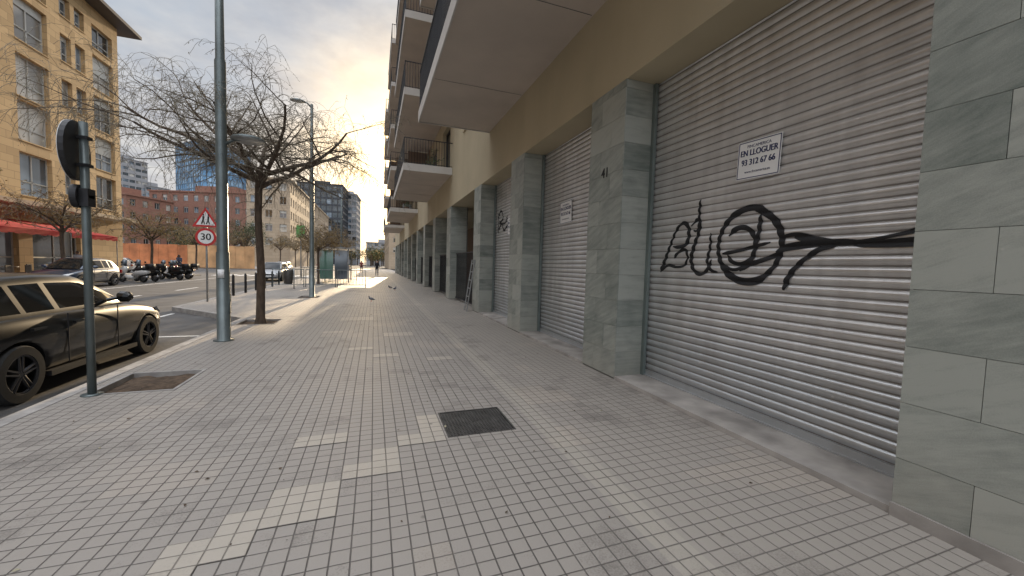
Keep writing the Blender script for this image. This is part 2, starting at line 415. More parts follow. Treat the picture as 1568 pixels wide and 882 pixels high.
def catmull(P,step=.012):
    P=[Vector((*p,0)) for p in P]; P=[P[0]*2-P[1]]+P+[P[-1]*2-P[-2]]; out=[]
    for i in range(1,len(P)-2):
        n=max(2,int((P[i+1]-P[i]).length/step))
        for k in range(n):
            t=k/n; a,b,c,d=P[i-1:i+3]
            out.append(.5*((2*b)+(c-a)*t+(2*a-5*b+4*c-d)*t*t+(3*b-a-3*c+d)*t**3))
    out.append(P[-2]); return out
def graffiti(name,strokes,sh,wm=1.0):
    mb=MB(); layer=0
    for pts,w in strokes:
        layer+=1
        c=catmull(pts); n=len(c); rows=[]
        for i,p in enumerate(c):
            d=(c[min(i+1,n-1)]-c[max(i-1,0)]).normalized(); s=Vector((-d.y,d.x,0))
            e=min(1,.35+min(i,n-1-i)/8); ww=w*wm*e*(1+.18*math.sin(i*.09+layer))
            rows.append([p+s*(ww*(j/6-.5)) for j in range(7)])
        for i in range(n-1):
            for j in range(6):
                q=[rows[i][j],rows[i+1][j],rows[i+1][j+1],rows[i][j+1]]
                mb.poly([(-prof(v.y)-.0022-.0004*layer,v.x-sh.location.y,v.y) for v in q])
    return mb.make(name,[M_black],sh)
def ell(cy,cz,ry,rz,a0,a1,n=22,dr=0):
    return [(cy+(ry+dr*i/n)*math.cos(math.radians(a0+(a1-a0)*i/n)),cz+(rz+dr*i/n)*math.sin(math.radians(a0+(a1-a0)*i/n))) for i in range(n+1)]
graffiti('graffiti_tag',[
 ([(4.16,1.48),(4.09,1.62),(4.01,1.80),(3.93,1.97),(3.86,2.06),(3.78,2.09),(3.71,2.03),(3.70,1.90),(3.75,1.82),(3.86,1.80),(3.95,1.81)],.034),
 ([(4.14,1.50),(4.02,1.57),(3.88,1.55),(3.75,1.57),(3.70,1.66),(3.74,1.76),(3.84,1.74),(3.93,1.66)],.028),
 ([(3.545,2.34),(3.555,2.2),(3.545,2.06),(3.58,1.98),(3.63,1.99)],.032),
 ([(3.66,2.04),(3.58,2.11),(3.53,2.06),(3.55,1.95),(3.60,1.82),(3.64,1.66),(3.60,1.53),(3.50,1.47),(3.40,1.52),(3.34,1.64)],.034),
 ([(3.38,1.94),(3.37,1.80),(3.40,1.62),(3.34,1.52),(3.26,1.50)],.026),
 (ell(2.90,1.78,.34,.35,100,480,30,.03),.042),
 (ell(2.99,1.78,.17,.19,35,330,16),.034),
 ([(3.20,1.70),(3.0,1.73),(2.86,1.76),(2.66,1.80)],.028),
 ([(2.78,2.08),(2.80,1.85),(2.86,1.62),(2.98,1.52)],.036),
 ([(3.24,1.60),(3.05,1.53),(2.9,1.58),(2.7,1.64),(2.54,1.70)],.03),
 ([(3.18,1.50),(3.0,1.41),(2.8,1.41),(2.66,1.50)],.034),
 ([(2.58,1.84),(2.42,1.86),(2.25,1.81),(2.0,1.77),(1.75,1.80),(1.45,1.88)],.024),
 ([(2.60,1.70),(2.52,1.74),(2.3,1.77),(2.05,1.775),(1.9,1.75),(1.7,1.75),(1.45,1.76)],.042),
 ([(2.45,1.84),(2.30,1.81),(2.12,1.77),(1.95,1.765)],.036),
 ([(2.08,1.77),(2.24,1.71),(2.38,1.60),(2.47,1.48),(2.51,1.35)],.038)],sh1,1.4)
graffiti('graffiti_scribble',[
 ([(11.4,2.95),(11.1,3.15),(10.9,2.9),(11.2,2.8),(10.7,2.75),(10.5,2.95)],.05),([(11.3,2.6),(11.0,2.75),(10.8,2.55),(10.4,2.7)],.05),([(11.35,3.1),(11.3,2.8),(11.35,2.5)],.05)],sh3,1.3)
def text(s,size,loc,rot,mat,parent,name,ext=.0006,bold=0,sx=1):
    c=D.curves.new(name,'FONT'); c.body=s; c.size=size; c.align_x='CENTER'; c.align_y='CENTER'; c.extrude=ext; c.offset=bold
    c.materials.append(mat); o=D.objects.new(name,c); S.collection.objects.link(o); o.location=loc; o.rotation_euler=rot; o.parent=parent; o.scale=(sx,1,1); return o
RW=(math.radians(90),0,math.radians(-90))
def rent_sign(y,z,w=.46,h=.38,tilt=2):
    r=root('for_rent_sign',(SX-.028,y,z))
    r.rotation_euler=(math.radians(tilt),0,0)
    mb=MB(); mb.box(-.003,0,-w/2,w/2,-h/2,h/2,0)
    b=.008
    for q in ((-w/2+.008,w/2-.008,h/2-.016,h/2-.016+b),(-w/2+.008,w/2-.008,-h/2+.008,-h/2+.008+b),(-w/2+.008,-w/2+.008+b,-h/2+.016,h/2-.016),(w/2-.008-b,w/2-.008,-h/2+.016,h/2-.016)):
        mb.box(-.0045,-.003,q[0],q[1],q[2],q[3],1)
    mb.make('panel',[M_white,M_blue],r)
    k=w/.46
    text('FINCAMERICA',.040*k,(-.005,0,.132*k),RW,M_blue,r,'line_top')
    for dy in (-.0022,0,.0022):   # three passes give a bold face
        text('EN LLOGUER',.084*k,(-.005-dy*.2,dy*k,.068*k),RW,M_blue,r,'line_rent',sx=.80)
        text('93 312 67 66',.084*k,(-.005-dy*.2,dy*k,-.026*k),RW,M_blue,r,'line_phone',sx=.80)
    text('www.fincamerica.es',.034*k,(-.005,0,-.120*k),RW,M_blue,r,'line_web')
rent_sign(2.84,2.64); rent_sign(6.9,2.6,.50,.44,-1); rent_sign(10.15,2.62,.55,.5)
r=root('house_number',(FX-.004,4.82,2.86)); text('41',.19,(0,0,0),RW,M_black,r,'digits',.003,.001)
mb=MB(); Rm=Matrix.Translation((2.85,12.2,0))@Matrix.Rotation(math.radians(8),4,'Y')
mb.box(-.015,.015,-.02,.02,0,1.7,0,.5,Rm);mb.box(-.015,.015,.33,.37,0,1.7,0,.5,Rm)
for k in range(6): mb.box(-.01,.01,.02,.33,.2+k*.27,.23+k*.27,0,.5,Rm)
mb.make('leaning_ladder',[M_polel])
# ------------------------------------------------------------------ lamps
def lamp(loc,h=8,low=True):
    r=root('street_lamp',loc)
    mb=MB()
    mb.tube([(0,0,0),(0,0,.02),(0,0,.021),(0,0,1.6),(0,0,1.62),(0,0,h*.62),(0,0,h*.625),(0,0,h)],[.16,.16,.105,.10,.088,.085,.07,.05],16,0)
    mb.tube([(0,0,h-.15),(-.5,0,h+.02),(-1.1,0,h+.06)] if low else [(0,0,h-.15),(-.15,0,h+.02),(-.3,0,h+.06)],[.035,.03,.025],8,0)
    mb.box(.098,.106,-.05,.05,.5,.85,0)
    if low:
        zl=3.62
        mb.tube([(0,0,zl-.12),(.2,-.02,zl),(.32,-.03,zl+.02)],[.028,.025,.022],8,0)
        mb.box(-.05,.05,-.108,-.104,1.15,1.3,1)
    mb.make('post',[M_pole,M_white],r,True)
    mb=MB()
    def head(x,y,z,sx,sy,sz):
        n=16; rings=[(.15,1),(.6,.8),(.92,.4),(1,0),(.93,-.25),(.0,-.3)]
        i0=len(mb.v)
        for (q,hh) in rings:
            for j in range(n):
                t=2*math.pi*j/n; mb.v.append((x+sx*q*math.cos(t),y+sy*q*math.sin(t),z+sz*hh))
        for k in range(len(rings)-1):
            for j in range(n):
                a=i0+k*n+j;b=i0+k*n+(j+1)%n; mb.f.append((a,b,b+n,a+n)); mb.m.append(0 if k<3 else 1); mb.t.append(.5)
    head(-1.35 if low else -.5,0,h+.05,.38 if low else .28,.16,.09)
    if low: head(.42,-.03,3.64,.27,.27,.08)
    mb.make('luminaire',[M_pole,M_polel],r,True)
lamp((-2.57,8.35,0)); lamp((-2.4,17.8,0),7.8,False); lamp((-2.6,36,0),7.6,False)
lamp((-15.4,22,0),8,False)
# ------------------------------------------------------------------ signs
def disc(mb,c,r,n,t,mi,seg=28):
    c=Vector(c);n=Vector(n).normalized(); mb.tube([c-n*t/2,c+n*t/2],r,seg,mi)
r=root('traffic_sign',(-2.83,5.33,0))
mb=MB(); mb.tube([(0,0,-.02),(0,0,2.86)],.036,12,0); mb.tube([(0,0,-.0),(0,0,.012)],.09,12,0)
mb.make('post',[M_pole],r,True)
mb=MB(); n=Vector((.985,.17,0)).normalized()
c=Vector((0,0,2.56))-n*.065
disc(mb,c,.30,n,.04,0); disc(mb,c-n*.024,.30,n,.004,1)
disc(mb,Vector((0,0,2.10))-n*.06,.12,n,.05,0)
mb.box(-.05,.05,-.06,.06,2.0,2.18,0)
for zz in (2.42,2.7,2.10): mb.box(-.06,.05,-.045,.045,zz-.015,zz+.015,0)
mb.make('panels',[M_iron,M_white],r)
r=root('traffic_sign',(-5.35,15.9,0))
mb=MB(); mb.tube([(0,0,0),(0,0,3.05)],.03,10,0); mb.make('post',[M_polel],r,True)
mb=MB(); disc(mb,(0,-.05,2.2),.30,(0,1,0),.01,0); disc(mb,(0,-.057,2.2),.225,(0,1,0),.006,1)
T=lambda s,cz,y:[(-s,y,cz-s*.577),(s,y,cz-s*.577),(0,y,cz+s*1.155)]
for s,y,mi in ((.38,-.045,0),(.27,-.049,1)): mb.poly(T(s,2.76,y),mi)
mb.poly([(-.38,-.04,2.54),(.38,-.04,2.54),(0,-.04,3.199)],2)
mb.make('panels',[M_red,M_white,M_polel],r)
for dx in (-.005,.005): text('30',.31,(dx,-.062-dx*.1,2.2),(math.radians(90),0,0),M_black,r,'digits')
mb=MB(); 
for x in (-.07,.07):
    mb.tube([(x,-.053,2.78),(x+.01,-.053,2.90)],.025,6,0); mb.tube([(x,-.053,2.78),(x-.05,-.053,2.64)],.014,5,0);mb.tube([(x,-.053,2.78),(x+.04,-.053,2.64)],.014,5,0); mb.tube([(x+.01,-.053,2.92),(x+.01,-.053,2.97)],.02,6,0)
mb.make('pictogram',[M_black],r)
# ------------------------------------------------------------------ trees
M_bark=simple('bark',(.10,.072,.052),.9,0,.4,14,.6,stretch=(1,1,.3))
M_twig=simple('twig',(.22,.19,.145),.9,0,.3,5)
M_leafdry=simple('dry_leaf',(.34,.31,.22),.8,0,.4,5)
M_leaf=simple('green_leaf',(.06,.085,.03),.8,0,.5,2)
M_leafy=simple('yellow_leaf',(.24,.16,.05),.8,0,.4,2)
def gen_tree(name,seed,trunk_h,spread,leafmat=M_leafdry,leaves=2,counts=(7,7,6,5),leafsize=.03,tr=.11,lean=(0,0),minr=.0035,droop=1,el0=28,el1=62,tl=1.0,zmax=99):
    rnd=random.Random(seed); mb=MB(); lf=MB()
    def leafat(p):
        a=Vector((rnd.uniform(-1,1),rnd.uniform(-1,1),rnd.uniform(-1,.3))).normalized(); b=a.cross(Vector((rnd.random(),rnd.random(),.3))).normalized()
        s=leafsize*rnd.uniform(.6,1.4); lf.poly([p,p+a*s+b*s*.4,p+a*s*2,p+a*s-b*s*.4],0)
    def br(p,d,Ln,r,lev):
        ns=[0,8,6,5,5][lev]; pts=[p.copy()];rad=[r]; kids=[]
        g=[0,.0,-.02,-.13*droop,-.34*droop][lev]; w=[0,.18,.22,.24,.18][lev]
        for i in range(ns):
            gz=g-(.5*max(0,p.z-zmax) if p.z>zmax else 0)
            d=(d+Vector((rnd.uniform(-w,w),rnd.uniform(-w,w),rnd.uniform(-w,w)+gz))).normalized()
            p=p+d*(Ln/ns); f=1-(i+1)/ns
            pts.append(p.copy()); rad.append(max(minr,r*(.35+.65*f)))
            kids.append((p.copy(),d.copy(),max(minr,r*(.35+.65*f))))
        mb.tube(pts,rad,[0,7,5,4,3][lev],0 if lev<3 else 1,False)
        if lev<4:
            n=counts[lev]
            for k in range(n):
                i=min(ns-1,int((k+.8)/n*ns*.999)) if lev>1 else min(ns-1,1+int(k/n*(ns-1)))
                q,dd,rr=kids[i]
                side=Vector((rnd.uniform(-1,1),rnd.uniform(-1,1),rnd.uniform(-.4,.7)))
                nd=(dd*.5+side.normalized()*.85).normalized()
                br(q,nd,Ln*rnd.uniform(.42,.64)*(1 if lev<3 else tl),rr*rnd.uniform(.5,.7),lev+1)
        else:
            for k in range(leaves): leafat(pts[-1-(k%4)]+Vector((rnd.uniform(-.02,.02),)*3))
    top=Vector((lean[0],lean[1],trunk_h))
    pts=[Vector((0,0,-.06)),Vector((0,0,.12)),Vector((lean[0]*.2+.02,lean[1]*.3,trunk_h*.35)),Vector((lean[0]*.6-.03,lean[1]*.6,trunk_h*.7)),top]
    mb.tube(pts,[tr*1.5,tr*1.05,tr*.9,tr*.82,tr*.85],10,0,False)
    n0=counts[0]
    for k in range(n0):
        a=2*math.pi*k/n0+rnd.uniform(-.25,.25); el=math.radians(rnd.uniform(el0,el1))
        d=Vector((math.cos(a)*math.cos(el),math.sin(a)*math.cos(el),math.sin(el)))
        br(top-Vector((0,0,rnd.uniform(0,.45))),d,spread*rnd.uniform(.85,1.15),tr*rnd.uniform(.5,.7),1)
    r=root(name); mb.make('trunk_and_branches',[M_bark,M_twig],r,True); lf.make('leaves',[leafmat],r)
    return r
def copy_tree(src,loc,rot,sc):
    r=root(src.name.split('.')[0],loc,rot,sc)
    for c in src.children:
        o=D.objects.new(c.name,c.data); S.collection.objects.link(o); o.parent=r
    return r
t1=gen_tree('bare_street_tree',11,3.6,2.55,counts=(8,8,8,7),leaves=3,el0=14,el1=46,tl=1.15,droop=1.0,leafsize=.016,minr=.0028,tr=.095,zmax=5.4)
t1.location=(-2.55,10.7,0)
t2=gen_tree('bare_street_tree',23,3.0,2.2,counts=(6,6,5,4),leaves=4,leafmat=M_leafy,leafsize=.05,minr=.007,tr=.1)
t2.location=(-15.6,27.5,0)
for (x,y,ro,sc) in ((-15.6,19,2,1.2),(-15.7,36.5,4,1.0),(-3.4,28,1,.8),(-4.2,44,3,1),(-15.5,78,3,1.2),(-15.5,92,1,1.3),(-15.5,108,2,1.3),(-15.5,128,5,1.4),(-22,62,4,1.2),(-31,60,2,1.1),(-38,66,0,1.2),(-24,84,1,1.4),(-4.2,60,5,1)):
    copy_tree(t2,(x,y,0),ro,sc)
def leafy(name,loc,h,rad,mat,seed,n=5000,ls=.25):
    rnd=random.Random(seed); r=root(name,loc); mb=MB()
    mb.tube([(0,0,0),(.1,0,h*.3),(0,.1,h*.6)],[.22,.16,.08],8); 
    cl=[]
    for k in range(16):
        a=rnd.uniform(0,6.28); q=rnd.uniform(.2,.8)*rad; c=Vector((q*math.cos(a),q*math.sin(a),h*rnd.uniform(.4,.88))); cl.append((c,rad*rnd.uniform(.22,.45)))
        mb.tube([(0,0,h*.35),tuple(c*.6+Vector((0,0,h*.15))),tuple(c)],[.09,.05,.02],5)
    mb.make('trunk_and_branches',[M_bark],r,True); lf=MB()
    for i in range(n):
        c,cr=rnd.choice(cl); v=Vector((rnd.gauss(0,1),rnd.gauss(0,1),rnd.gauss(0,.8))).normalized()*cr*rnd.uniform(.5,1.1); p=c+v
        a=Vector((rnd.uniform(-1,1),rnd.uniform(-1,1),rnd.uniform(-1,1))).normalized(); b=a.cross(Vector((.3,.2,1))).normalized(); s=ls*rnd.uniform(.5,1.2)
        lf.poly([p,p+a*s*.5+b*s*.3,p+a*s,p+a*s*.5-b*s*.3])
    lf.make('foliage',[mat],r); return r
leafy('evergreen_tree',(-23,86,0),9,4.2,M_leaf,4)
leafy('evergreen_tree',(-31,82,0),7,3.2,M_leaf,5)
rnd=random.Random(9); lf=MB()
for k in range(46):
    X=rnd.uniform(-16,6); Y=rnd.uniform(150,230) if X<0 else rnd.uniform(170,240); h=rnd.uniform(6,10)
    if -12<X<-5 and Y<190: continue
    lf.tube([(X,Y,0),(X,Y,h*.5)],.2,5,0)
    for i in range(260):
        v=Vector((rnd.gauss(0,1),rnd.gauss(0,1),rnd.gauss(0,1))).normalized()*rnd.uniform(.4,1)
        p=Vector((X,Y,h*.62))+Vector((v.x*h*.33,v.y*h*.33,v.z*h*.36)); s=.6*rnd.uniform(.5,1.2)
        a=Vector((rnd.uniform(-1,1),rnd.uniform(-1,1),rnd.uniform(-1,1))).normalized(); b=a.cross(Vector((.3,.2,1))).normalized()
        lf.poly([p,p+a*s*.5+b*s*.35,p+a*s,p+a*s*.5-b*s*.35],rnd.choice([1,2]))
lf.make('distant_trees',[M_bark,M_leaf,M_leafy])
# ------------------------------------------------------------------ opposite buildings
def stone(name,c1,c2,w=.9,h=.45):
    m,nt,b=newmat(name)
    co=N(nt,'ShaderNodeTexCoord').outputs['Object']
    sp=N(nt,'ShaderNodeSeparateXYZ');L(nt,co,sp.inputs[0]); cb=N(nt,'ShaderNodeCombineXYZ')
    L(nt,mathn(nt,'ADD',sp.outputs[0],sp.outputs[1]),cb.inputs[0]); L(nt,sp.outputs[2],cb.inputs[1])
    br=N(nt,'ShaderNodeTexBrick'); L(nt,cb.outputs[0],br.inputs['Vector']); br.inputs['Scale'].default_value=1
    br.inputs['Brick Width'].default_value=w; br.inputs['Row Height'].default_value=h; br.inputs['Mortar Size'].default_value=.012
    br.inputs['Color1'].default_value=(*c1,1);br.inputs['Color2'].default_value=(*c2,1);br.inputs['Mortar'].default_value=(*[x*.6 for x in c2],1)
    n=noise(nt,1.1,3); L(nt,mixc(nt,mathn(nt,'MULTIPLY',n,.5),br.outputs['Color'],tuple(x*.75 for x in c1)),b.inputs['Base Color'])
    b.inputs['Roughness'].default_value=.8; return m
M_gold=stone('golden_stone',(.62,.43,.225),(.40,.265,.13))
M_gold2=stone('pale_stone',(.50,.40,.29),(.42,.33,.235),1.2,.6)
M_brick=stone('red_brick',(.33,.17,.12),(.26,.13,.095),.5,.25)
M_greyb=stone('grey_panel',(.36,.36,.37),(.30,.30,.31),1.5,.9)
A=root('stone_office_building',(-20,20,0))
def fix(o,r): o.matrix_parent_inverse=Matrix.Translation(-Vector(r.location)); return o
holes=[]; W=62; y00=-20
def H(y0,y1,z0,z1): holes.append((y0-y00,y1-y00,z0,z1))
H(38.9,41.3,5.1,7.6)
for fl in range(5): 
    if fl: H(38.9,41.3,5.1+3*fl,7.6+3*fl if fl<4 else 18.8)
y=34.7
while y>-12:
    for fl in range(5):
        zb=5.6+3*fl; top=(1.8 if fl<4 else 1.3)
        H(y+1.0,y+2.0,zb,zb+top); H(y+2.4,y+3.4,zb,zb+top)
    H(y-2.6,y-.1,5.0,7.6); H(y-2.6,y-.1,8.3,10.7); H(y-2.6,y-.1,10.9,13.4); H(y-2.6,y-.1,14.2,16.8); H(y-2.6,y-.1,17.4,18.9)
    y-=7.4
yy=-14
while yy<38: H(yy,yy+4.2,.1,3.5); yy+=5.2
fix(wall('street_facade',(-20,-20,0),(0,1,0),W,20,holes,[M_gold,M_wframe,G_dark,G_mid,G_cur],A,.3,.08,1,8,True),A)
h2=[(x,x+1.8,5.6+3*f,7.4+3*f) for x in (2,6,10,14) for f in range(4)]
fix(wall('side_facade',(-20,42,0),(-1,0,0),18,20,h2,[M_gold,M_wframe,G_dark,G_mid,G_cur],A,.3,.07,1,9),A)
mb=MB(); mb.box(-38,-20.4,-20,41.6,0,19.9,0); mb.box(-38,-18.9,-20,43.2,20.0,20.25,1); mb.box(-36,-21.5,-20,40.5,20.25,22.6,0); mb.box(-37,-20.3,-20,41.7,22.6,22.85,1)
mb.box(-19.95,-18.6,-20,42,4.25,4.5,2)
fix(mb.make('roof_and_cornice',[M_gold,M_dframe,M_gold2],A),A)
def awning(y0,y1,mat):
    r=root('red_awning',(-19.9,y0,0)); mb=MB(); n=14
    for i in range(n):
        a=(y1-y0)*i/n;b=(y1-y0)*(i+1)/n
        mb.poly([(0,a,3.45),(0,b,3.45),(3.2,b,2.75),(3.2,a,2.75)],0); mb.poly([(3.2,a,2.75),(3.2,b,2.75),(3.2,b,2.45+.04*(i%2)),(3.2,a,2.45+.04*(i%2))],0)
    for y in (0,y1-y0): mb.tube([(3.15,y,0),(3.15,y,2.75)],.03,6,1)
    for k in range(4):
        yy=.8+k*1.2
        mb.tube([(1.6,yy,0),(1.6,yy,.72),(1.6,yy,.725),(1.6,yy,.75)],[.03,.03,.35,.35],10,1)
        for s in (-.6,.6): mb.box(1.4+s,1.75+s,yy-.18,yy+.18,.42,.46,2); mb.box(1.56+s*1.3,1.6+s*1.3,yy-.18,yy+.18,0,.85,2)
    mb.make('canopy',[mat,M_polel,M_dframe],r)
M_aw=simple('red_canvas',(.45,.035,.03),.8,0,.2)
awning(24,29.5,M_aw); awning(30.2,34.5,M_aw)
M_or=simple('orange_hoarding',(.55,.20,.08),.7,0,.35,.6); M_or2=simple('pale_hoarding',(.60,.35,.17),.7,0,.3,.6)
r=root('construction_hoarding',(-37,77,0)); mb=MB()
d=Vector((19.6,-7,0)); n=14; ln=d.length; u=d.normalized()
Rm=Matrix(((u.x,-u.y,0,0),(u.y,u.x,0,0),(0,0,1,0),(0,0,0,1)))
for k in range(n):
    mb.box(k*ln/n+.02,(k+1)*ln/n-.02,-.03,.03,0,3.4+.05*(k%2),0 if k<7 else 2,.5,Rm)
    mb.box(k*ln/n-.05,k*ln/n+.05,.04,.14,0,3.5,1,.5,Rm)
mb.make('panels',[M_or,M_polel,M_or2],r)
def block(name,loc,w,dp,h,rot,mats,cols,rows,zb0=4,wfrac=.55,hfrac=.5,frame=.0,mull=0,seed=1,roofmat=None):
    r=root(name,loc,math.radians(rot)); cw=w/cols; rh=(h-zb0)/rows
    def hs(W,c): 
        q=W/c
        return [(i*q+q*(1-wfrac)/2,i*q+q*(1+wfrac)/2,zb0+j*rh+rh*(1-hfrac)/2,zb0+j*rh+rh*(1+hfrac)/2) for i in range(c) for j in range(rows)]
    c2=max(2,round(dp/cw))
    wall('front_wall',(-w/2,0,0),(1,0,0),w,h,hs(w,cols),mats,r,.25,frame,mull,seed)
    wall('right_wall',(w/2,0,0),(0,1,0),dp,h,hs(dp,c2),mats,r,.25,frame,mull,seed+1)
    wall('left_wall',(-w/2,dp,0),(0,-1,0),dp,h,hs(dp,c2),mats,r,.25,frame,mull,seed+2)
    mb=MB(); mb.box(-w/2+.3,w/2-.3,.3,dp,0,h-.05,0); mb.box(-w/2-.3,w/2+.3,-.3,dp+.3,h,h+.35,0); mb.box(-w/5,w/6,dp*.3,dp*.7,h+.35,h+2.6,0)
    mb.make('core_and_roof',[roofmat or mats[0]],r)
    return r
GL=[G_dark,G_mid,G_cur]
M_bluetow=simple('tower_frame',(.16,.24,.33),.4,.3,.2)
Gb1=glass('tower_glass_blue',(.12,.27,.45),.08,.4,.05);Gb2=glass('tower_glass_light',(.28,.44,.60),.08,.3,.05)
block('glass_tower',(-117,320,0),34,30,78,-46,[M_bluetow,M_wframe,Gb1,Gb2,Gb1],12,20,2,.9,.84,seed=3)
block('office_tower',(-128,262,0),12,12,52,-30,[M_greyb,M_wframe]+GL,4,15,4,.85,.45,seed=4)
block('office_tower',(-121,270,0),9,12,40,-30,[M_greyb,M_wframe]+GL,3,12,4,.85,.45,seed=24)
block('brick_apartment_block',(-45,134,0),32,14,20,-19,[M_brick,M_wframe]+GL,11,5,3.5,.45,.5,.08,1,5)
block('brick_apartment_block',(-63,122,0),16,12,16,-24,[M_brick,M_wframe]+GL,6,4,3.5,.45,.5,.08,1,6)
block('brown_apartment_block',(-33,152,0),14,12,24,-12,[M_gold2,M_wframe]+GL,5,6,3.5,.5,.5,.08,1,7)
block('corner_apartment_building',(-21,95,0),8,75,18.5,0,[M_gold2,M_wframe]+GL,3,5,4,.5,.55,.08,1,12)
M_dk=simple('dark_tower_frame',(.05,.055,.065),.4,.3,.2)
block('dark_glass_tower',(-24,205,0),20,22,38,-4,[M_dk,M_wframe,G_dark,G_dark,G_mid],8,11,3,.85,.75,seed=13)
block('grey_office_block',(-12.2,222,0),7,20,37,-4,[M_greyb,M_wframe]+GL,3,11,3,.8,.6,seed=14)
block('far_apartment_block',(9.5,100,0),12,40,11,0,[M_gold2,M_wframe]+GL,3,3,3.5,.5,.5,.08,1,15)
block('far_apartment_block',(7.5,260,0),24,20,14,0,[M_greyb,M_wframe]+GL,6,4,3,.5,.5,seed=16)
# ------------------------------------------------------------------ cars
M_tyre=simple('tyre',(.02,.02,.02),.85,0,.2,20)
M_rim=simple('alloy_rim',(.30,.30,.31),.35,.8,.1)
M_rimd=simple('dark_alloy_rim',(.05,.05,.055),.35,.6,.1)
M_headl=simple('headlamp',(.55,.55,.55),.1,.3,.1)
M_tail=simple('tail_lamp',(.35,.01,.01),.2,0,.1)
G_car=glass('car_glass',(.010,.011,.012),.05,.2); G_car.node_tree.nodes['Principled BSDF'].inputs['Specular IOR Level'].default_value=.4
def paint(n,c,metal=.3,coat=1,spec=None): return simple(n,c,.32,metal,.06,2,coat=coat,spec=spec)
P_black=paint('car_paint_black',(.008,.008,.008),0,.45,.25); P_white=paint('car_paint_white',(.62,.62,.61),0); P_grey=paint('car_paint_grey',(.12,.13,.14)); P_sil=paint('car_paint_silver',(.38,.38,.38)); P_blue=paint('car_paint_navy',(.03,.05,.09)); P_red=paint('car_paint_red',(.3,.03,.03))
def apply_mods(o):
    dg=bpy.context.evaluated_depsgraph_get(); me=D.meshes.new_from_object(o.evaluated_get(dg)); o.modifiers.clear(); o.data=me
def fixn(o):
    bm=bmesh.new(); bm.from_mesh(o.data); bmesh.ops.recalc_face_normals(bm,faces=bm.faces); bm.to_mesh(o.data); bm.free()
